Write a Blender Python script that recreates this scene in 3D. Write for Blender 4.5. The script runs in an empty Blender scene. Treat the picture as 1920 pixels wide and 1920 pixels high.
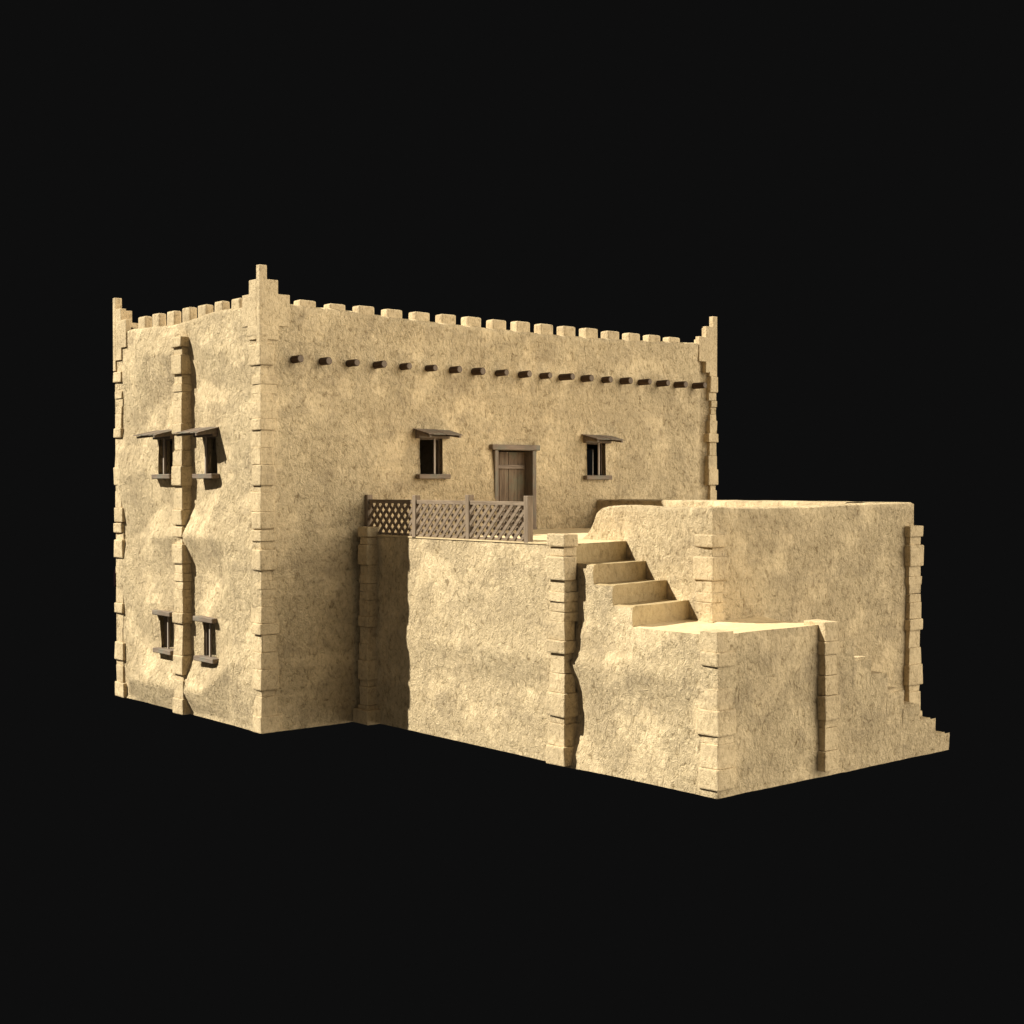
import bpy, bmesh, math, random
from mathutils import Vector, Matrix, noise
random.seed(11)
R = math.radians
S = bpy.context.scene
COL = S.collection

# ------------------------------------------------------------------ camera
cd = bpy.data.cameras.new('camera'); cam = bpy.data.objects.new('camera', cd); COL.objects.link(cam)
cd.sensor_width = 36; cd.lens = 2641.3 / 1920 * 36; cd.clip_start = .1; cd.clip_end = 500
cam.location = (-14.338, -24.569, 5.0)
fw = Vector((0.64759411, 0.76171168, -0.0204252))
cam.rotation_euler = fw.to_track_quat('-Z', 'Y').to_euler()
S.camera = cam

# ------------------------------------------------------------------ world, lamps, exposure
w = bpy.data.worlds.new('World'); S.world = w; w.use_nodes = True
bg = w.node_tree.nodes['Background']
bg.inputs['Color'].default_value = (.00236, .00236, .00236, 1); bg.inputs['Strength'].default_value = 1
def sun(name, travel, energy, angle, color):
    l = bpy.data.lights.new(name, 'SUN'); l.energy = energy; l.angle = R(angle); l.color = color
    o = bpy.data.objects.new(name, l); COL.objects.link(o)
    o.rotation_euler = Vector(travel).to_track_quat('-Z', 'Y').to_euler(); o.location = (0, 0, 20)
    return o
sun('key_light', (.888, -.538, -1), 5.0, .6, (1, .965, .86))
sun('fill_light', (-.60, .76, -.36), 2.6, 70, (1, .925, .78))
sun('low_fill_light', (.80, .45, -.2), .22, 120, (1, .92, .78))
S.view_settings.view_transform = 'Standard'; S.view_settings.look = 'None'
S.view_settings.exposure = .9; S.view_settings.gamma = 1; S.view_settings.use_curve_mapping = False
S.render.engine = 'CYCLES'

# ------------------------------------------------------------------ materials
def mat(name):
    m = bpy.data.materials.new(name); m.use_nodes = True
    nt = m.node_tree; b = nt.nodes['Principled BSDF']
    b.inputs['Roughness'].default_value = .95
    b.inputs['Specular IOR Level'].default_value = .1
    tc = nt.nodes.new('ShaderNodeTexCoord')
    return m, nt, b, tc
def N(nt, t, **k):
    n = nt.nodes.new(t)
    for a, v in k.items():
        if a in n.inputs: n.inputs[a].default_value = v
        else: setattr(n, a, v)
    return n
def noise_n(nt, vec, scale, detail=4, rough=.6, dist=0):
    n = nt.nodes.new('ShaderNodeTexNoise'); n.inputs['Scale'].default_value = scale
    n.inputs['Detail'].default_value = detail; n.inputs['Roughness'].default_value = rough
    n.inputs['Distortion'].default_value = dist; nt.links.new(vec, n.inputs['Vector']); return n.outputs['Fac']
def ramp(nt, fac, stops):
    r = nt.nodes.new('ShaderNodeValToRGB'); nt.links.new(fac, r.inputs[0]); e = r.color_ramp.elements
    while len(e) < len(stops): e.new(.5)
    for i, (p, c) in enumerate(stops): e[i].position = p; e[i].color = (*c, 1) if len(c) == 3 else (c[0],)*3 + (1,)
    return r.outputs[0]
def mixc(nt, fac, a, b, mode='MIX'):
    m = nt.nodes.new('ShaderNodeMix'); m.data_type = 'RGBA'; m.blend_type = mode
    for s, v in ((0, fac), (6, a), (7, b)):
        if isinstance(v, (int, float)): m.inputs[s].default_value = v
        elif isinstance(v, tuple): m.inputs[s].default_value = (*v, 1)
        else: nt.links.new(v, m.inputs[s])
    return m.outputs[2]
def mth(nt, op, a, b=0.):
    m = nt.nodes.new('ShaderNodeMath'); m.operation = op
    for s, v in ((0, a), (1, b)):
        if isinstance(v, (int, float)): m.inputs[s].default_value = v
        else: nt.links.new(v, m.inputs[s])
    return m.outputs[0]

def plaster(name, grain, strength, dist, tone=(1, 1, 1), grey=.55, pit=.5, streak=1):
    m, nt, b, tc = mat(name); v = tc.outputs['Object']
    A = (.66*tone[0], .515*tone[1], .312*tone[2]); B = (.57*tone[0], .44*tone[1], .265*tone[2]); G = (.41*tone[0], .315*tone[1], .195*tone[2])
    big = noise_n(nt, v, .8, 5, .6, .3); blot = noise_n(nt, v, 1.7, 6, .68, .5)
    c = mixc(nt, ramp(nt, big, [(.38, (0,)*3), (.62, (1,)*3)]), A, B)
    sp = noise_n(nt, v, grain*1.1, 6, .7, .2)
    bl = ramp(nt, mth(nt, 'ADD', blot, mth(nt, 'MULTIPLY', mth(nt, 'SUBTRACT', sp, .5), .45)), [(.51, (0,)*3), (.68, (grey,)*3)])
    c = mixc(nt, bl, c, G)
    c = mixc(nt, .55, c, ramp(nt, sp, [(.30, (.60,.57,.52)), (.46, (1,1,1)), (.75, (1.15,)*3)]), 'MULTIPLY')
    ms = nt.nodes.new('ShaderNodeMapping'); nt.links.new(v, ms.inputs[0]); ms.inputs['Scale'].default_value = (.35, .35, 2.0)
    st = noise_n(nt, ms.outputs[0], 1.3, 5, .65, .2)
    c = mixc(nt, ramp(nt, st, [(.52, (0,)*3), (.66, (.38*streak,)*3)]), c, G)
    # roughcast relief: stronger in some zones, worn smooth in others
    mp = nt.nodes.new('ShaderNodeMapping'); nt.links.new(v, mp.inputs[0]); mp.inputs['Scale'].default_value = (1, 1, .72)
    n1 = noise_n(nt, mp.outputs[0], grain, 8, .70, .8); n2 = noise_n(nt, mp.outputs[0], grain*2.6, 5, .7, .6)
    wear = ramp(nt, noise_n(nt, v, 1.1, 3, .5), [(.38, (.5,)*3), (.50, (1,)*3)])
    c = mixc(nt, pit, c, ramp(nt, n1, [(.34, (.42, .38, .31)), (.45, (.92, .91, .88)), (.60, (1.12,)*3)]), 'MULTIPLY')   # relief shading painted into the colour: dark pits, lighter high spots
    nt.links.new(c, b.inputs['Base Color'])
    h = mth(nt, 'ADD', mth(nt, 'MULTIPLY', n1, 1.), mth(nt, 'MULTIPLY', n2, .55))
    h = mth(nt, 'MULTIPLY', h, wear)
    bp = nt.nodes.new('ShaderNodeBump'); bp.inputs['Strength'].default_value = strength; bp.inputs['Distance'].default_value = dist
    nt.links.new(h, bp.inputs['Height']); nt.links.new(bp.outputs[0], b.inputs['Normal'])
    return m
M_wall = plaster('mud_plaster', 10.5, 1.0, .10, grey=.7, pit=.85)
M_stone = plaster('dressed_stone', 14, .8, .045, (.89, .885, .88), .6, .7)
M_floor = plaster('trodden_earth', 9, .35, .03, (.93, .92, .88), .3, .3, .5)
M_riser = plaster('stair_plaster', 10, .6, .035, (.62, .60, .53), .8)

def wood(name, c1, c2, axis, sc=1.0, tint=None):
    m, nt, b, tc = mat(name); v = tc.outputs['Object']
    mp = nt.nodes.new('ShaderNodeMapping'); nt.links.new(v, mp.inputs[0])
    s = [22*sc]*3; s[axis] = 1.8*sc; mp.inputs['Scale'].default_value = s
    g = noise_n(nt, mp.outputs[0], 1.0, 6, .7, .4)
    c = ramp(nt, g, [(.3, c1), (.7, c2)])
    if tint:
        t = noise_n(nt, v, 2.4, 4, .6)
        c = mixc(nt, ramp(nt, t, [(.5, (0,)*3), (.66, (.55,)*3)]), c, tint)
    nt.links.new(c, b.inputs['Base Color']); b.inputs['Roughness'].default_value = .85
    bp = nt.nodes.new('ShaderNodeBump'); bp.inputs['Strength'].default_value = .6; bp.inputs['Distance'].default_value = .012
    nt.links.new(g, bp.inputs['Height']); nt.links.new(bp.outputs[0], b.inputs['Normal'])
    return m
W1 = ((.10, .072, .052), (.27, .205, .15))
M_wx = wood('weathered_wood_along', *W1, 0, tint=(.15, .16, .125))
M_wz = wood('weathered_wood_upright', *W1, 2, tint=(.15, .16, .125))
M_door = wood('door_wood', (.075, .050, .033), (.215, .150, .097), 2, .8, tint=(.15, .15, .10))
M_beam = wood('beam_wood', (.045, .028, .018), (.11, .072, .048), 1)
M_end = wood('beam_end_wood', (.11, .08, .058), (.20, .155, .115), 2, .6)
M_light = wood('pale_wood', (.30, .25, .20), (.42, .35, .28), 2)
M_fz = wood('fence_wood_upright', (.125, .09, .06), (.28, .21, .145), 2, 1.2)
M_fy = wood('fence_wood_along', (.125, .09, .06), (.28, .21, .145), 1, 1.2)
def plain(name, c):
    m, nt, b, tc = mat(name)
    nt.links.new(ramp(nt, noise_n(nt, tc.outputs['Object'], 6, 4), [(.3, tuple(x*.8 for x in c)), (.7, tuple(x*1.2 for x in c))]), b.inputs['Base Color'])
    return m
M_cloth = plain('dark_red_cloth', (.016, .005, .008))

# ------------------------------------------------------------------ helpers
def link(name, bm, m, parent=None, smooth=False):
    bmesh.ops.recalc_face_normals(bm, faces=bm.faces) if not smooth else None
    me = bpy.data.meshes.new(name); bm.to_mesh(me); bm.free()
    me.materials.append(m)
    if smooth:
        for p in me.polygons: p.use_smooth = True
    o = bpy.data.objects.new(name, me); COL.objects.link(o); o.parent = parent
    return o
def empty(name, loc, label, cat, rz=0):
    o = bpy.data.objects.new(name, None); COL.objects.link(o); o.location = loc; o.rotation_euler[2] = rz
    o['label'] = label; o['category'] = cat; o.empty_display_size = .3
    return o
def box(bm, x0, x1, y0, y1, z0, z1, bev=0, jit=0, seg=1):
    vs = [bm.verts.new((x + random.uniform(-jit, jit), y + random.uniform(-jit, jit), z + random.uniform(-jit, jit)*.6))
          for x in (x0, x1) for y in (y0, y1) for z in (z0, z1)]
    fs = [bm.faces.new([vs[i] for i in q]) for q in ((0,1,3,2), (4,6,7,5), (0,4,5,1), (2,3,7,6), (0,2,6,4), (1,5,7,3))]
    if bev:
        es = list({e for f in fs for e in f.edges})
        bmesh.ops.bevel(bm, geom=es, offset=bev, segments=seg, affect='EDGES', profile=.6)
def prism(bm, pts, axis, a, b):
    """pts: 2D outline in the two other axes (in order), extruded from a to b along axis"""
    def P(p, t):
        l = list(p); l.insert(axis, t); return bm.verts.new(l)
    A = [P(p, a) for p in pts]; B = [P(p, b) for p in pts]; n = len(pts)
    bm.faces.new(A); bm.faces.new(B[::-1])
    for i in range(n): bm.faces.new((A[i], A[(i+1) % n], B[(i+1) % n], B[i]))

def lines(lo, hi, step, extra):
    ex = sorted({lo, hi, *[e for e in extra if lo < e < hi]}); out = [ex[0]]
    for p, q in zip(ex, ex[1:]):
        n = max(1, round((q-p)/step))
        out += [p + (q-p)*i/n for i in range(1, n)] + [q]
    return out
def interp(pts, u):
    if u <= pts[0][0]: return pts[0][1]
    for (a, x), (b, y) in zip(pts, pts[1:]):
        if u <= b: return x + (y-x)*(u-a)/(b-a)
    return pts[-1][1]
def control(us, zs, D):
    """offset field from a coarse control net, split into flat triangles"""
    def f(u, z):
        i = max(0, min(len(us)-2, next((k for k in range(len(us)-1) if u <= us[k+1]), len(us)-2)))
        j = max(0, min(len(zs)-2, next((k for k in range(len(zs)-1) if z <= zs[k+1]), len(zs)-2)))
        a = min(1, max(0, (u-us[i])/(us[i+1]-us[i]))); b = min(1, max(0, (z-zs[j])/(zs[j+1]-zs[j])))
        d00, d10, d01, d11 = D[j][i], D[j][i+1], D[j+1][i], D[j+1][i+1]
        if (i*7+j*3) % 2:
            return d00 + a*(d10-d00) + b*(d11-d10) if a > b else d00 + b*(d01-d00) + a*(d11-d01)
        if a + b < 1: return d00 + a*(d10-d00) + b*(d01-d00)
        return d11 + (1-a)*(d01-d11) + (1-b)*(d10-d11)
    return f
def rough(P, amp=.012, sc=3.2):
    return noise.noise(Vector(P)*sc)*amp + noise.noise(Vector(P)*sc*3.1)*amp*.45

def panel(bm, org, U, Nn, length, z0, H, dfn, step=.11, ra=.010, openings=(), keep=None, h=None, hz=None,
          xu=(), xz=(), thick=None, zin=None, chamf=.03, mit0=True, mit1=True, reveal=.28, edge=.0):
    """one outer wall skin. org at u=0,z=0; U along, Nn outward. openings: (u0,u1,z0,z1)"""
    org, U, Nn = Vector(org), Vector(U), Vector(Nn)
    us = lines(0, length, step, [o[0] for o in openings] + [o[1] for o in openings] + list(xu))
    zs = lines(z0, H, step, [o[2] for o in openings] + [o[3] for o in openings] + list(xz))
    hz = H - .8 if hz is None else hz
    V = {}
    def pos(u, z, inward=0.):
        hh = h(u) if h else H
        zz = z if z < hz else hz + (z-hz)*(hh-hz)/(H-hz)
        P = org + U*u + Vector((0, 0, zz))
        d = dfn(u, z) + rough(P, ra)
        if u < .02 or u > length-.02: d = edge + min(0, d)*.0
        return P + Nn*d
    def vert(i, j):
        if (i, j) not in V: V[i, j] = bm.verts.new(pos(us[i], zs[j]))
        return V[i, j]
    inside = lambda uc, zc: any(a < uc < b and c < zc < d for a, b, c, d in openings)
    flip = U.cross(Vector((0, 0, 1))).dot(Nn) < 0
    def face(q): return bm.faces.new(q[::-1] if flip else q)
    nu, nz = len(us)-1, len(zs)-1
    for i in range(nu):
        for j in range(nz):
            uc, zc = (us[i]+us[i+1])/2, (zs[j]+zs[j+1])/2
            if inside(uc, zc) or (keep and not keep(uc, zc)): continue
            face([vert(i, j), vert(i+1, j), vert(i+1, j+1), vert(i, j+1)])
    for a, b, c, d in openings:
        ring = [(u, c) for u in us if a-1e-6 <= u <= b+1e-6] + [(b, z) for z in zs if c+1e-6 < z <= d+1e-6] \
             + [(u, d) for u in reversed(us) if a-1e-6 <= u < b-1e-6] + [(a, z) for z in reversed(zs) if c+1e-6 < z < d-1e-6]
        o_ = [vert(us.index(u), zs.index(z)) for u, z in ring]
        i_ = [bm.verts.new(org + U*u + Vector((0, 0, z)) - Nn*reveal) for u, z in ring]
        for k in range(len(ring)):
            l = (k+1) % len(ring); face([o_[l], o_[k], i_[k], i_[l]])
    if thick:
        prev = [vert(i, nz) for i in range(nu+1)]
        for ins, dz in ((chamf, chamf*.8), (thick-chamf, chamf*.8), (thick, 0), (thick, None)):
            row = []
            for i in range(nu+1):
                u = us[i]
                if mit0: u = max(u, ins)
                if mit1: u = min(u, length-ins)
                hh = h(us[i]) if h else H
                P = org + U*u - Nn*ins + Vector((0, 0, (zin if dz is None else hh+dz)))
                if dz is not None and ins < thick-.001: P += Nn*(dfn(us[i], H)*(1-ins/thick)) + Vector((0, 0, rough(P, .015)))
                row.append(bm.verts.new(P))
            for i in range(nu): face([prev[i], prev[i+1], row[i+1], row[i]])
            prev = row
    return pos

# stone column block pattern of one storey, from the top down: (height, size class)
PAT = [(.23, 'w'), (.16, 'n'), (.42, 'w'), (.21, 'n'), (.17, 'm'), (.18, 'n'), (.17, 'c'), (.33, 'm'), (.23, 'w'),
       (.35, 'n'), (.34, 'm'), (.42, 'w'), (.13, 'n'), (.39, 'm'), (.34, 'w')]
def column(name, parent, x0, x1, y0, y1, z_lo, z_hi, sides, offs=(0.,), amp=1.0, label=None, base=None):
    """x0..x1,y0..y1 nominal plan; sides: which faces are free ('-x','+x','-y','+y')"""
    bm = bmesh.new()
    for k, off in enumerate(offs):
        z = off + 4.09
        for hgt, c in PAT:
            t, b = z, z - hgt; z = b
            if k + 1 < len(offs) and t > offs[k+1] + .02: t = min(t, offs[k+1] + .02)
            if b >= z_hi or t <= z_lo: continue
            t = min(t, z_hi); b = max(b, z_lo)
            if t-b < .09: continue
            p = {'w': .036, 'm': .009, 'n': -.006, 'c': 0.}[c]*amp
            q = [p + random.uniform(-.004, .004) for _ in range(4)]
            X0 = x0 - (q[0] if '-x' in sides else p*.3); X1 = x1 + (q[1] if '+x' in sides else p*.6)
            Y0 = y0 - (q[2] if '-y' in sides else p*.6); Y1 = y1 + (q[3] if '+y' in sides else p*.6)
            if '+x' not in sides: X1 += random.uniform(-.09, .05)
            if '+y' not in sides: Y1 += random.uniform(-.09, .05)
            if '-x' not in sides: X0 += random.uniform(-.05, .07)
            if '-y' not in sides: Y0 += random.uniform(-.05, .07)
            box(bm, X0, X1, Y0, Y1, b+.0015, t-.0015, bev=.012 if c != 'w' else .028, jit=.011, seg=2)
            if c == 'c':   # chipped block
                pass
    if base: box(bm, base[0], base[1], base[2], base[3], 0, base[4], bev=.03, jit=.01, seg=2)
    o = link(name, bm, M_stone, parent)
    if label: o['label'] = label
    return o

# ================================================================== THE HOUSE
L, W, A, C, X2 = 13.5, 6.66, 2.52, 4.14, 10.2      # main length, main depth, annexe side, stair inner wall, annexe far side
YE, YB = -9.76, -8.2                               # annexe front, upper block front
TZ, LZ, PZ = 3.93, 2.60, 4.58                      # terrace, landing, parapet heights
house = empty('mud_brick_house', (0, 0, 0), 'two storey sand coloured mud house with spired corners, battlements and a stepped terrace wing', 'house')

# ---- main block walls
# left end wall (x = 0), u runs from far corner to near corner
# facet corners of the trowelled plaster: (y, z, offset)
PTS = [(6.18, 8.54, 0.00), (3.58, 8.50, 0.00), (3.69, 8.10, 0.06), (4.82, 7.90, 0.10), (3.69, 7.82, 0.11), (3.70, 6.91, -0.07), (4.57, 6.84, -0.07), (5.35, 6.28, -0.08), (5.96, 6.42, -0.06), (5.61, 7.24, 0.03), (6.08, 7.54, 0.00), (3.71, 6.12, -0.03), (5.92, 5.16, 0.09), (4.91, 5.31, 0.02), (6.10, 3.80, -0.05), (5.58, 3.78, -0.03), (3.74, 3.83, 0.13), (4.47, 4.51, -0.10), (3.68, 4.52, -0.08), (3.72, 5.07, -0.03), (3.74, 3.03, -0.05), (5.26, 2.95, -0.03), (5.95, 2.86, 0.02), (5.35, 2.34, 0.05), (5.44, 1.42, -0.04), (3.75, 2.26, -0.02), (6.05, 1.61, -0.03), (3.76, 1.18, -0.04), (4.83, 1.11, -0.04), (5.92, 0.94, -0.04), (5.70, 0.53, 0.11), (3.77, 0.54, 0.11), (6.18, 0.17, -0.04), (6.07, 0.02, -0.05), (3.78, 0.00, -0.04), (4.84, 0.00, -0.04), (3.05, 8.05, -0.05), (3.09, 8.51, 0.00), (0.30, 8.47, 0.00), (2.96, 7.36, -0.10), (2.92, 6.21, -0.09), (2.84, 5.07, -0.11), (2.94, 4.50, -0.09), (3.24, 3.88, 0.10), (2.27, 7.82, 0.06), (1.02, 7.79, 0.04), (1.81, 7.01, -0.05), (0.39, 6.99, -0.01), (1.04, 6.16, 0.02), (1.49, 5.07, -0.05), (1.27, 4.52, -0.04), (0.41, 4.64, -0.02), (1.28, 3.83, 0.09), (0.41, 3.91, 0.01), (3.03, 3.23, -0.08), (2.86, 2.44, -0.09), (2.83, 1.29, -0.08), (1.76, 3.01, -0.07), (1.13, 2.93, 0.07), (1.97, 2.27, -0.01), (0.42, 2.22, -0.03), (1.08, 1.90, 0.04), (3.12, 0.83, 0.04), (3.18, 0.50, 0.08), (2.22, 0.59, 0.12), (1.01, 1.30, 0.11), (0.43, 1.28, 0.04), (1.98, 1.21, -0.03), (2.86, 0.04, -0.05), (1.54, 0.04, -0.06), (0.30, 0.05, -0.01), (1.41, 1.65, -0.03), (4.66, 3.81, 0.07), (4.25, 7.86, 0.10), (4.70, 0.53, 0.11), (2.23, 3.85, 0.10), (0.84, 3.87, 0.05)]
EDG = [(15, 72), (72, 16), (15, 17), (17, 18), (3, 73), (73, 4), (3, 9), (9, 8), (8, 7), (7, 6), (6, 5), (30, 74), (74, 31), (43, 75), (75, 52), (52, 76), (76, 53), (52, 57), (52, 58), (58, 61), (63, 64), (64, 65), (65, 66), (64, 67), (15, 14), (75, 57)]

PTS += [(y, z, 0) for y in (0, W) for z in (0, 1.2, 2.4, 3.6, 4.8, 6, 7.2, 8.6)] + [(y, 8.6, .0) for y in (1.5, 3, 4.5, 5.6)] + [(y, 0, -.04) for y in (1.2, 4.5, 5.5)]
from mathutils.geometry import delaunay_2d_cdt
_v, _e, _f, _o, _a, _b = delaunay_2d_cdt([Vector((p[0], p[1])) for p in PTS], EDG, [], 0, .001)
_d = [PTS[o[0]][2] for o in _o]
TRI = [(_v[a], _v[b], _v[c], _d[a], _d[b], _d[c]) for a, b, c in _f]
def fx0(u, z):
    for a, b, c, da, db, dc in TRI:
        den = (b.y-c.y)*(a.x-c.x) + (c.x-b.x)*(a.y-c.y)
        if abs(den) < 1e-9: continue
        l1 = ((b.y-c.y)*(u-c.x) + (c.x-b.x)*(z-c.y))/den; l2 = ((c.y-a.y)*(u-c.x) + (a.x-c.x)*(z-c.y))/den
        if l1 > -1e-6 and l2 > -1e-6 and l1+l2 < 1+1e-6: return 1.4*(l1*da + l2*db + (1-l1-l2)*dc)
    return 0.
topx0 = [(0, 8.52), (.69, 8.52), (1.9, 8.55), (3.2, 8.45), (3.85, 8.42), (5.7, 8.50), (6.66, 8.5)]
topy0 = [(0, 8.6), (.64, 8.57), (2.05, 8.56), (3.55, 8.49), (5.6, 8.46), (7.5, 8.45), (9.8, 8.47), (12.6, 8.56), (13.5, 8.6)]
bm = bmesh.new()
winL = [(3.85, 4.46, 5.20, 6.0), (1.94, 2.55, 5.20, 5.99), (3.84, 4.46, 1.33, 2.07), (1.93, 2.54, 1.33, 2.07)]
panel(bm, (0, 0, 0), (0, 1, 0), (-1, 0, 0), W, 0, 8.6, fx0, openings=winL, h=lambda u: interp(topx0, u), thick=.34, zin=7.8, chamf=.05, step=.055, ra=.005)
winF = [(3.97, 4.56, 5.20, 5.98), (8.92, 9.54, 5.19, 5.98), (6.02, 7.20, 3.94, 5.75)]
def fy0(u, z):
    e = min(1, u/.6, (L-u)/.6)
    d = .055*noise.noise(Vector((u*.55, 3.3, z*.6))) + .025*noise.noise(Vector((u*1.4, 8.1, z*1.3)))
    d += -.16*math.exp(-((u-13.1)/.16)**2)
    if z < 5.6 and 5.5 < u < 6.05: d += .10*((u-5.5)/.55)*min(1, (5.6-z)/1.0)     # plaster lip beside the door
    return d*e - .012
panel(bm, (0, 0, 0), (1, 0, 0), (0, -1, 0), L, 0, 8.6, fy0, openings=winF, h=lambda u: interp(topy0, u), thick=.34, zin=7.8, chamf=.05, step=.11)
winR = [(4.30, 4.92, 5.20, 6.0), (1.3, 1.92, 5.2, 6.0)]
small = lambda u, z: .05*noise.noise(Vector((u*.6, 20.3, z*.6)))*min(1, u/.5)
panel(bm, (L, 0, 0), (0, 1, 0), (1, 0, 0), W, 0, 8.6, small, openings=winR, thick=.34, zin=7.8, chamf=.05, step=.2)
panel(bm, (0, W, 0), (1, 0, 0), (0, 1, 0), L, 0, 8.6, small, thick=.34, zin=7.8, chamf=.05, step=.25)
main_wall = link('wall', bm, M_wall, house, smooth=True)
main_wall['label'] = 'tall plastered walls of the two storey block'
bm = bmesh.new(); box(bm, .3, L-.3, .3, W-.3, 7.7, 7.9); box(bm, .3, L-.3, .3, W-.3, 3.7, 3.9); link('roof', bm, M_floor, house)

# ---- merlons
def merlon(x0, x1, y0, y1, z1=8.72):
    bm = bmesh.new(); box(bm, x0, x1, y0, y1, 8.2, z1+random.uniform(-.012, .012), bev=.045, jit=.008, seg=2)
    link('merlon', bm, M_stone, house)
for k in range(16):
    x = .93 + .7255*k; merlon(x, x+.41, .045, .30)
    merlon(x, x+.41, W-.30, W-.045)
for k in range(7):
    y = .90 + .715*k; merlon(.035, .235, y, y+.34, 8.79)
    merlon(L-.29, L-.035, y, y+.38)

# ---- stepped corner spires (L-shaped in plan, two thin arms)
def spire(cx, cy, sx, sy):
    """arms run along +sx / +sy from the corner"""
    bm = bmesh.new(); t = .135; o = .035
    LV = [(7.62, 7.86, .14), (7.86, 8.14, .40), (8.14, 8.78, .66), (8.78, 9.055, .39), (9.055, 9.33, .135)]
    for arm in (0, 1):
        # closed stepped outline in (u, z)
        right = []
        for a, b, wd in LV: right += [(wd, a), (wd, b)]
        s = -o if arm == 0 else t - o
        pts = [(s, LV[0][0])] + right + [(s, LV[-1][1])]
        if arm == 1: pts = [(t-o, LV[0][0])] + [(max(u, t-o+.001), z) for u, z in right if u > .2] + [(t-o, 9.055)]
        if arm == 0: prism(bm, [(cx+sx*u, z) for u, z in pts], 1, cy-sy*o, cy+sy*(t-o))
        else:
            pts = [(t-o+.0005, 7.86)] + [(u, z) for u, z in right if u > .2] + [(t-o+.0005, 9.055)]
            prism(bm, [(cy+sy*u, z) for u, z in pts], 0, cx-sx*o, cx+sx*(t-o))
    bmesh.ops.recalc_face_normals(bm, faces=bm.faces)
    bmesh.ops.bevel(bm, geom=[e for e in bm.edges if len(e.link_faces) == 2 and e.calc_face_angle(0) > .5], offset=.008, segments=1, affect='EDGES')
    link('corner_spire', bm, M_stone, house)
spire(0, 0, 1, 1); spire(0, W, 1, -1); spire(L, 0, -1, 1); spire(L, W, -1, -1)

# ---- stone columns at the corners and midway
TWO = (-.02, 4.07)
column('stone_quoin', house, -.004, .34, -.004, .36, 0, 8.15, ('-x', '-y'), TWO)
column('stone_quoin', house, .005, .36, W-.36, W-.005, 0, 7.6, ('-x', '+y'), TWO, 1.3)
column('stone_quoin', house, L-.28, L-.005, -.05, .34, 0, 7.9, ('+x', '-y'), TWO, 1.1)
column('stone_quoin', house, L-.34, L-.005, W-.34, W-.005, 0, 7.9, ('+x', '+y'), TWO, 1.1)
column('stone_pilaster', house, -.11, .5, 3.13, 3.50, 0, 8.2, ('-x', '-y', '+y'), TWO, 1.15)

# ---- roof beam ends
beams = [.67, 1.35, 2.03, 2.70, 3.37, 4.05, 4.72, 5.39, 6.08, 6.76, 7.40, 8.00, 8.70, 9.36, 9.97, 10.62, 11.28, 11.93, 12.58]
for k, x in enumerate(beams):
    bm = bmesh.new(); r = .079*random.uniform(.92, 1.08); ln = random.uniform(.25, .31) if k not in (11, 14, 15, 16, 17, 18) else random.uniform(.33, .40)
    tilt = random.uniform(-.02, .02)
    rings = []
    for y in (.3, -ln+.012, -ln):
        rr = r if y > -ln+.001 else r-.012
        rings.append([bm.verts.new((x+.09+rr*math.cos(a+.2), y, 7.495+rr*math.sin(a+.2)+tilt*(-y))) for a in [i*math.pi/5 for i in range(10)]])
    for a, b in zip(rings, rings[1:]):
        for i in range(10): bm.faces.new((a[i], a[(i+1) % 10], b[(i+1) % 10], b[i]))
    ef = bm.faces.new(rings[-1]); ef.material_index = 1
    bo = link('roof_beam', bm, M_beam, house); bo.data.materials.append(M_end)

# ---- windows: local x across, -y outward, z from the sill top
def make_window(kind, wd, hg):
    bm = bmesh.new()                                   # frame: two jambs, head and foot bars set back in the opening
    for s in (-1, 1): box(bm, min(s*wd/2, s*(wd/2-.035)), max(s*wd/2, s*(wd/2-.035)), .12, .19, 0, hg, .004)
    box(bm, -wd/2, wd/2, .125, .185, hg-.03, hg+.002)
    wdw = link('window', bm, M_wz, house)
    bm = bmesh.new(); box(bm, .015, .055, *((-.05, -.01, 0, hg+.11) if kind == 'awning' else (.03, .07, 0, hg)), .004); link('mullion', bm, M_light, wdw)
    bm = bmesh.new(); box(bm, -wd/2-.12, wd/2+.13, -.115, .10, -.105, -.0, .012, .007); link('sill', bm, M_wx, wdw)
    if kind == 'awning':
        bm = bmesh.new(); box(bm, -wd/2-.12, wd/2+.13, -.085, .06, hg-.005, hg+.065, .008, .004); link('lintel', bm, M_wx, wdw)
        bm = bmesh.new()
        n = 6; x0, x1 = -wd/2-.18, wd/2+.20
        for i in range(n):                             # boards sloping outward, ragged at the front
            a, b = x0+(x1-x0)*i/n+.002, x0+(x1-x0)*(i+1)/n-.002
            ln = .50 + random.uniform(-.05, .03); zt = hg+.205; dz = random.uniform(-.006, .006)
            vs = [bm.verts.new(p) for p in ((a, .05, zt+dz), (b, .05, zt+dz), (b, -ln, zt-.125+dz), (a, -ln, zt-.125+dz),
                                            (a, .05, zt-.020+dz), (b, .05, zt-.020+dz), (b, -ln, zt-.142+dz), (a, -ln, zt-.142+dz))]
            for q in ((0,1,2,3), (7,6,5,4), (0,4,5,1), (3,2,6,7), (0,3,7,4), (1,5,6,2)): bm.faces.new([vs[i_] for i_ in q])
        link('awning', bm, M_wx, wdw)
        for x in (x0+.06, x1-.11):
            bm = bmesh.new(); zt = hg+.172
            prism(bm, [(.05, zt), (-.46, zt-.125), (-.46, zt-.165), (.05, zt-.105)], 0, x, x+.05)
            link('rafter', bm, M_wx, wdw)
    else:
        bm = bmesh.new(); box(bm, -wd/2-.12, wd/2+.10, -.115, .10, hg, hg+.105, .012, .007); link('lintel', bm, M_wx, wdw)
    return wdw
def place(o, loc, rz): o.location = loc; o.rotation_euler[2] = rz; return o
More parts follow.
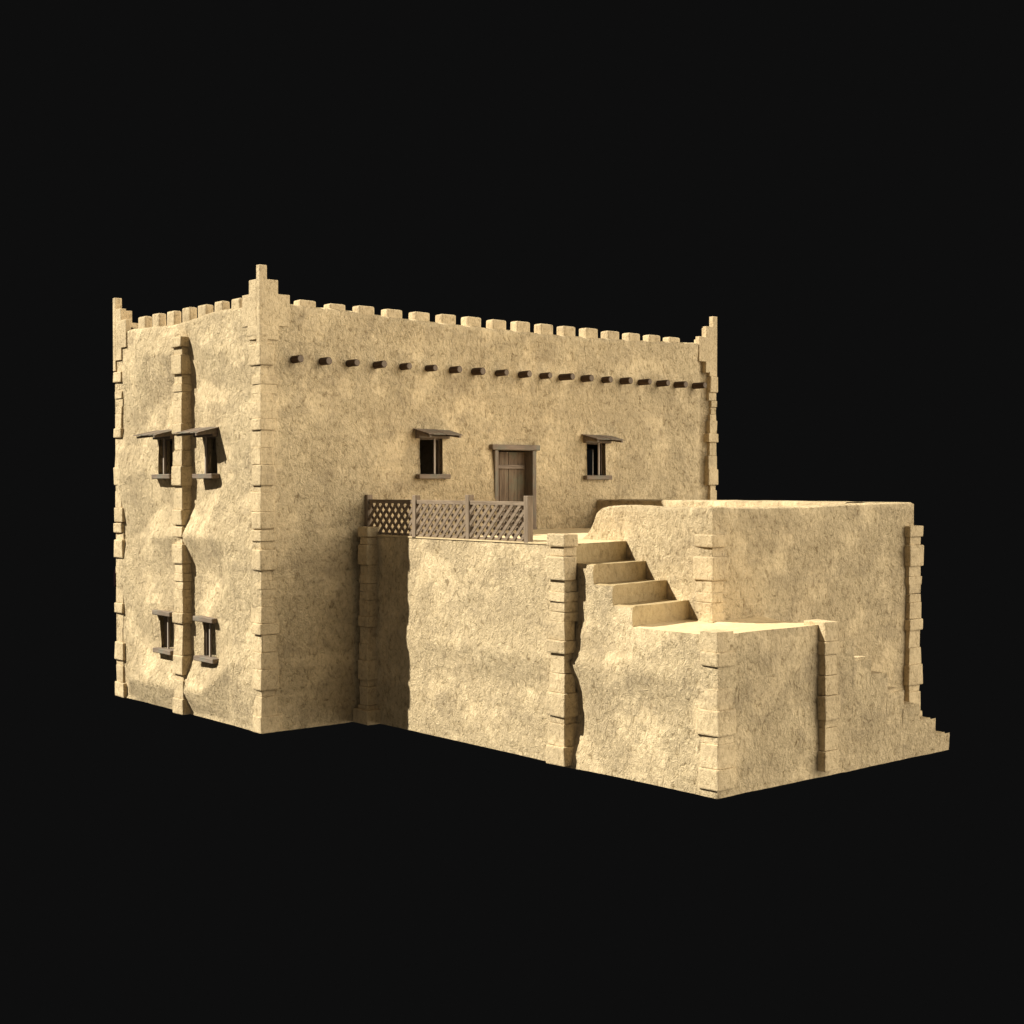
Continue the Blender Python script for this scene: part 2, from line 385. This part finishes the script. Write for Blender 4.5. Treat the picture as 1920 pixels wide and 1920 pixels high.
def dup(o):
    c = o.copy(); COL.objects.link(c); c.parent = o.parent
    for ch in list(o.children):
        d = ch.copy(); COL.objects.link(d); d.parent = c
    return c
wa = make_window('awning', .60, .78)
place(wa, (4.265, 0, 5.20), 0)
place(dup(wa), (9.23, 0, 5.19), 0)
place(dup(wa), (0, 2.245, 5.20), -math.pi/2)
place(dup(wa), (0, 4.155, 5.20), -math.pi/2)
place(dup(wa), (L, 4.61, 5.20), math.pi/2)
place(dup(wa), (L, 1.61, 5.20), math.pi/2)
wb = make_window('lintel', .61, .74)
place(wb, (0, 2.235, 1.33), -math.pi/2)
place(dup(wb), (0, 4.15, 1.33), -math.pi/2)

# ---- door
bm = bmesh.new()
xs = [6.10, 6.34, 6.62, 6.90, 7.12]
for a, b in zip(xs, xs[1:]): box(bm, a+.004, b-.004, .20, .25, TZ+.02, 5.72, .006, .002)
door = link('door', bm, M_door, house)
bm = bmesh.new(); box(bm, 6.14, 7.08, .165, .20, 5.33, 5.42, .006, .003); link('brace', bm, M_wx, door)
bm = bmesh.new(); box(bm, 6.14, 7.08, .165, .20, 4.25, 4.34, .006, .003); link('brace', bm, M_wx, door)
bm = bmesh.new(); box(bm, 5.99, 6.10, -.07, .30, TZ, 5.75, .008, .003); link('door_post', bm, M_wz, door)
bm = bmesh.new(); box(bm, 7.12, 7.24, -.07, .45, TZ, 5.75, .008, .003); link('door_post', bm, M_wz, door)
bm = bmesh.new(); box(bm, 5.90, 7.33, -.10, .30, 5.753, 5.88, .012, .006); link('lintel', bm, M_wx, door)
bm = bmesh.new(); box(bm, 5.99, 7.24, -.10, .30, TZ-.02, TZ+.05, .012, .006); link('threshold', bm, M_wx, door)

# ================================================================== the terrace wing
ca = [0, .6, 1.5, 3.0, 4.4, 5.5, 5.98, 6.40, 6.9, 7.7, 8.7, 9.4, 9.76]
za = [0, .6, 1.3, 1.85, 2.1, 2.6, 3.2, 3.93]
ra = [
 [.03, .03, .02, .02, .02, .03, .05, .13, .06, .02, .00, .00, 0],
 [.02, .02, .02, .02, .03, .00, -.02, -.04, .00, .02, .04, -.02, 0],
 [.02, .02, .01, -.02, -.03, .00, -.02, -.08, .02, .00, .02, -.02, 0],
 [.05, .05, .06, .11, .11, .10, .09, .12, .13, .12, .10, .02, 0],
 [.04, .02, .04, .04, .05, .03, .02, .00, .02, .03, .02, .00, 0],
 [.02, .02, .02, .00, .02, .00, -.02, -.09, .00, .02, .02, .00, 0],
 [.02, .00, .02, .02, .00, .02, -.02, -.10, .00, .02, .02, .00, 0],
 [.02, .02, .00, .01, .00, .01, .00, -.02, .00, .00, .00, .00, 0]]
fa = control(ca, za, ra)
RA = [6.38, 6.91, 7.40, 7.88]; RC = [6.10, 6.62, 7.15, 7.66]          # riser positions at the outer and inner side
TR = [TZ, 3.59, 3.26, 2.93, LZ]
def keep_a(u, z):
    k = sum(u > r for r in RA); return z < TR[k]
bm = bmesh.new()
posa = panel(bm, (A, 0, 0), (0, -1, 0), (-1, 0, 0), 9.76, 0, TZ, fa, keep=keep_a, xu=RA, xz=TR[1:], hz=99, step=.105)
for v in bm.verts:
    if v.is_boundary and v.co.y < -6.6 and v.co.y > -9.7 and any(abs(v.co.z-t) < .001 for t in TR[1:]):
        v.co += Vector((.02, 0, -.02))
# front of the wing (y = YE), stepping down to the right
SX = [5.5, 6.0, 6.5, 7.0, 7.5, 8.0, 8.5, 8.98]
def keep_f(u, z):
    x = u + A
    k = sum(x > s for s in SX); return z < LZ - .325*k
ff = lambda u, z: (.05*noise.noise(Vector((u*.9, 40.3, z*.9))) + .02*noise.noise(Vector((u*2, 4, z*2)))) * min(1, u/.5) + (.03 if u > 3.2 else 0)
posf = panel(bm, (A, YE, 0), (1, 0, 0), (0, -1, 0), 6.52, 0, LZ, ff, keep=keep_f, xu=[s-A for s in SX], xz=[LZ-.325*k for k in range(1, 8)], hz=99, step=.105)
# outer far side, hidden end of the block
panel(bm, (X2, 0, 0), (0, -1, 0), (1, 0, 0), -YB, 0, PZ, small, thick=.98, zin=TZ-.02, chamf=.045, mit0=False, step=.2)
# front of the upper block (y = YB)
zb = [(0, 4.56), (1.2, 4.53), (2.5, 4.53), (4.5, 4.57), (6.06, 4.58)]
fb = lambda u, z: .06*noise.noise(Vector((u*.8, 60.3, z*.8))) * min(1, u/.5, (6.06-u)/.5) - .01
panel(bm, (C, YB, 0), (1, 0, 0), (0, -1, 0), X2-C, 0, PZ, fb, h=lambda u: interp(zb, u), thick=.45, zin=TZ-.02, chamf=.045, hz=3.9, step=.11)
# stair inner wall (x = C), rising from the terrace in a curve
PC = [(0, 3.9), (.15, 4.0), (.28, 4.14), (.36, 4.28), (.42, 4.42), (.54, 4.49), (.8, 4.53), (1.1, 4.555), (2.2, 4.53), (3.0, 4.54), (3.34, 4.56)]
fc = lambda u, z: .05*noise.noise(Vector((u*.9, 80.3, z*.9))) * min(1, (3.34-u)/.4)
panel(bm, (C, -4.86, 0), (0, -1, 0), (-1, 0, 0), 3.34, 2.4, PZ, fc, h=lambda u: interp(PC, u), hz=3.6, thick=.42, zin=TZ-.02, chamf=.045, mit0=False, step=.1,
      xu=[.15, .28, .36, .42, .54])
bmesh.ops.remove_doubles(bm, verts=bm.verts, dist=.0005)
wing = link('wing_wall', bm, M_wall, house, smooth=True)
wing['label'] = 'plastered walls of the lower terrace wing'

# ---- terrace floor with the low slab edge along the open side
bm = bmesh.new()
def sheet(bm, outline, z):
    f = bm.faces.new([bm.verts.new((x, y, z)) for x, y in outline]); return f
n = 62; ys = [-i*6.38/n for i in range(n+1)]
inner = [(C, -4.86), (C+.2, -6.10), (X2-.5, -8.0), (X2-.5, 0)]
left = [posa(-y, TZ) for y in ys]
vs = [bm.verts.new((p.x-.018, p.y, TZ)) for p in left]
vi = [bm.verts.new((A+.25, y, TZ)) for y in ys]
vd = [bm.verts.new((p.x-.018, p.y, TZ-.028)) for p in left]
vw = [bm.verts.new((p.x+.05, p.y, TZ-.028)) for p in left]
for i in range(n):
    bm.faces.new((vs[i], vi[i], vi[i+1], vs[i+1])); bm.faces.new((vd[i], vs[i], vs[i+1], vd[i+1])); bm.faces.new((vw[i], vd[i], vd[i+1], vw[i+1]))
for poly in (((A+.25, 0), (A+.25, -4.86), (X2-.5, -4.86), (X2-.5, 0)),
             ((A+.25, -4.86), (A+.25, -6.332), (C, -6.10), (C+.3, -6.10), (C+.3, -4.86)),
             ((C+.3, -4.86), (C+.3, YB+.3), (X2-.5, YB+.3), (X2-.5, -4.86))): sheet(bm, poly, TZ)
link('terrace_floor', bm, M_floor, house)

# ---- upper flight: four risers from the terrace down to the landing
stair = empty('staircase', (0, 0, 0), '', ''); stair.parent = house
for k_ in ('label', 'category'): del stair[k_]
stair['label'] = 'plastered outside stair running from ground to terrace'
def step_mesh(k):
    bm = bmesh.new()
    zt, zl = TR[k], TR[k+1]                       # riser k drops from zt to zl, then tread k+1
    oy, cy = -RA[k], -RC[k]
    oy2, cy2 = (-RA[k+1], -RC[k+1]) if k < 3 else (None, None)
    m = 10
    def xl(y, z): return posa(-y, z).x
    top = []; bot = []
    for i in range(m+1):
        t = i/m; z = zl + (zt-zl)*t
        top.append(None)
    # riser as a grid between outer and inner side, slightly battered
    nx = 8; nz = 3; G = []
    for j in range(nz+1):
        z = zl + (zt-zl)*j/nz; row = []
        for i in range(nx+1):
            s = (0, .06, .15, .3, .45, .6, .75, .9, 1)[i]; x = xl(oy, z)*(1-s) + (C+.03)*s
            y = oy + (cy-oy)*s + rough((x, oy, z), .02); zz = z + (rough((x, oy*3, z), .018) if j == nz and i else 0)
            sh = i == 0 and (j == 0 or (j == nz and k > 0))
            row.append(bm.verts.new((x + (.02 if sh else 0), y if 0 < i else oy, zz - (.02 if sh else 0))))
        G.append(row)
    for j in range(nz):
        for i in range(nx): bm.faces.new((G[j][i], G[j][i+1], G[j+1][i+1], G[j+1][i]))
    if k < 3:
        ny = 5; T = [G[0]]
        for j in range(1, ny+1):
            row = []
            for i in range(nx+1):
                s = (0, .06, .15, .3, .45, .6, .75, .9, 1)[i]; yo = oy+(oy2-oy)*j/ny; yc = cy+(cy2-cy)*j/ny
                x = xl(yo, zl)*(1-s) + (C+.03)*s
                zz = zl + (rough((x, oy2*3, zl), .018) if j == ny and i else -.012 if i > 1 else 0)
                yy = yo+(yc-yo)*s + (rough((x, oy2, zl), .02) if j == ny and i else 0)
                row.append(bm.verts.new((x + (.02 if i == 0 else 0), yy, zz - (.02 if i == 0 else 0))))
            T.append(row)
        for j in range(ny):
            for i in range(nx): bm.faces.new((T[j][i], T[j][i+1], T[j+1][i+1], T[j+1][i]))
    return bm
for k in range(4): link('step', step_mesh(k), M_riser, stair)
# landing
bm = bmesh.new()
nx = 28; ny = 18
G = []
for j in range(ny+1):
    row = []
    for i in range(nx+1):
        s = i/nx; t = j/ny
        ytop = -RA[3] + (-RC[3]+RA[3])*min(1, s*2.98/1.62) if s*2.98 < 1.62 else YB
        y = ytop + (YE - ytop)*t
        xo = posa(min(9.74, -y), LZ).x
        x = xo + (5.5-xo)*s
        if j == ny: y = posf(max(.03, x-A), LZ).y
        lip = .05*max(0, (t-.8)/.2) * (1 if s > .1 else 0)
        z = LZ - .045*min(1, t*4, s*12)*(1-max(0, (t-.72)/.28)) 
        row.append(bm.verts.new((x + (.02 if i == 0 else 0), y, z - (.02 if i == 0 else 0))))
    G.append(row)
for j in range(ny):
    for i in range(nx): bm.faces.new((G[j][i], G[j][i+1], G[j+1][i+1], G[j+1][i]))
link('landing', bm, M_floor, stair)
# lower flight running right along the front
for k in range(1, 8):
    bm = bmesh.new(); z = LZ - .325*k - {1: .06}.get(k, 0); x0, x1 = SX[k-1], SX[k]
    yo = min(posf(x0-A+.03, z).y, posf(x1-A-.03, z).y)
    prism(bm, [(YB+.1, 0), (YE-.02, 0), (YE-.055, z-.05), (YE-.02, z+.0), (YB+.1, z)], 0, x0-.01 if k > 1 else x0, x1+.012)
    bmesh.ops.recalc_face_normals(bm, faces=bm.faces)
    bmesh.ops.bevel(bm, geom=[e for e in bm.edges if len(e.link_faces) == 2 and all(v.co.z > z-.01 for v in e.verts)], offset=.05, segments=2, affect='EDGES')
    link('step', bm, M_wall, stair)

# ---- columns of the wing
column('stone_pilaster', house, 2.27, 2.75, -.42, -.12, 0, 4.10, ('-x', '-y', '+y'), (.02,), .9, base=(2.15, 2.6, -.57, -.02, .30))
column('stone_pilaster', house, 2.275, 2.60, -6.44, -6.05, 0, 4.14, ('-x', '-y', '+y'), (.02,), 1.2)
column('stone_quoin', house, A-.004, A+.42, YE-.006, YE+.40, 0, 2.70, ('-x', '-y'), (.10,), .9)
column('stone_pilaster', house, 5.08, 5.41, YE-.145, YE+.34, 0, 2.72, ('-x', '-y', '+x'), (.10,), 1.0)
column('stone_quoin', house, C-.008, C+.34, YB-.010, YB+.36, LZ-.1, 4.13, ('-x', '-y'), (.02,), 1.0)
column('stone_quoin', house, X2-.28, X2+.12, YB-.10, YB+.3, 0, 4.17, ('+x', '-y', '-x'), (.06,), 1.0)

# ---- cloth awning on the far side, just showing past the corner
bm = bmesh.new(); prev = None
for i in range(9):
    a = math.pi/2*i/8
    y = W - .02 + .36*min(1, math.sin(a)*1.25); z = 2.55 + .56*math.cos(a)
    pr = [bm.verts.new((x, y, z)) for x in (.10, 2.4)]
    if prev: bm.faces.new((prev[0], prev[1], pr[1], pr[0]))
    prev = pr
aw = link('door_canopy', bm, M_cloth, house)
so = aw.modifiers.new('t', 'SOLIDIFY'); so.thickness = .02

# ================================================================== LATTICE FENCE
fence = empty('lattice_fence', (A+.03, 0, TZ), 'weathered wooden lattice fence standing along the open edge of the terrace', 'fence')
FX = A + .03
PY = [-.02, -1.71, -3.43, -5.15]
def P(bm): 
    bmesh.ops.translate(bm, verts=bm.verts, vec=(-FX, 0, -TZ)); return bm
for i, y in enumerate(PY):
    bm = bmesh.new(); d = .08
    box(bm, FX-.055, FX+.075, y-.065, y+.055, TZ-.02, 4.77+random.uniform(-.015, .015), .008, .006)
    link('post', P(bm), M_fz, fence)
def clip_slat(y0, z0, dy, dz, ya, yb, za, zb):
    t0, t1 = 0., 1.
    for p, d, lo, hi in ((y0, dy, ya, yb), (z0, dz, za, zb)):
        a, b = (lo-p)/d, (hi-p)/d
        if a > b: a, b = b, a
        t0, t1 = max(t0, a), min(t1, b)
    return (t0, t1) if t1 > t0+.03 else None
for ya, yb in zip(PY, PY[1:]):
    lo, hi = yb+.058, ya-.068
    bm = bmesh.new(); box(bm, FX-.03, FX+.05, lo-.003, hi+.003, 4.585, 4.665, .006, .004); link('rail', P(bm), M_fy, fence)
    bm = bmesh.new(); box(bm, FX-.02, FX+.04, lo-.003, hi+.003, TZ+.005, TZ+.05, .004, .002); link('rail', P(bm), M_fy, fence)
    za_, zb_ = TZ+.03, 4.60
    for layer, sgn, xo in ((0, -1, FX-.028), (1, 1, FX+.036)):
        bm = bmesh.new(); s = lo - 1.0
        while s < hi + 1.0:
            # slat through (s, za_) rising sgn*45 deg
            y0, z0 = s, za_; dz = zb_-za_; dy = sgn*dz*.98
            c = clip_slat(y0, z0, dy, dz, lo, hi, za_, zb_)
            if c:
                p = Vector((xo, y0+dy*c[0], z0+dz*c[0])); q = Vector((xo, y0+dy*c[1], z0+dz*c[1]))
                t = (q-p).normalized(); nrm = Vector((0, -t.z, t.y))*.033
                o1 = Vector((.010, 0, 0))
                vs = [bm.verts.new(v) for v in (p-nrm-o1, p+nrm-o1, q+nrm-o1, q-nrm-o1, p-nrm+o1, p+nrm+o1, q+nrm+o1, q-nrm+o1)]
                for f in ((0,1,2,3), (7,6,5,4), (0,4,5,1), (3,2,6,7), (0,3,7,4), (1,5,6,2)): bm.faces.new([vs[i] for i in f])
            s += .218
        link('lattice_panel', P(bm), M_fy, fence)
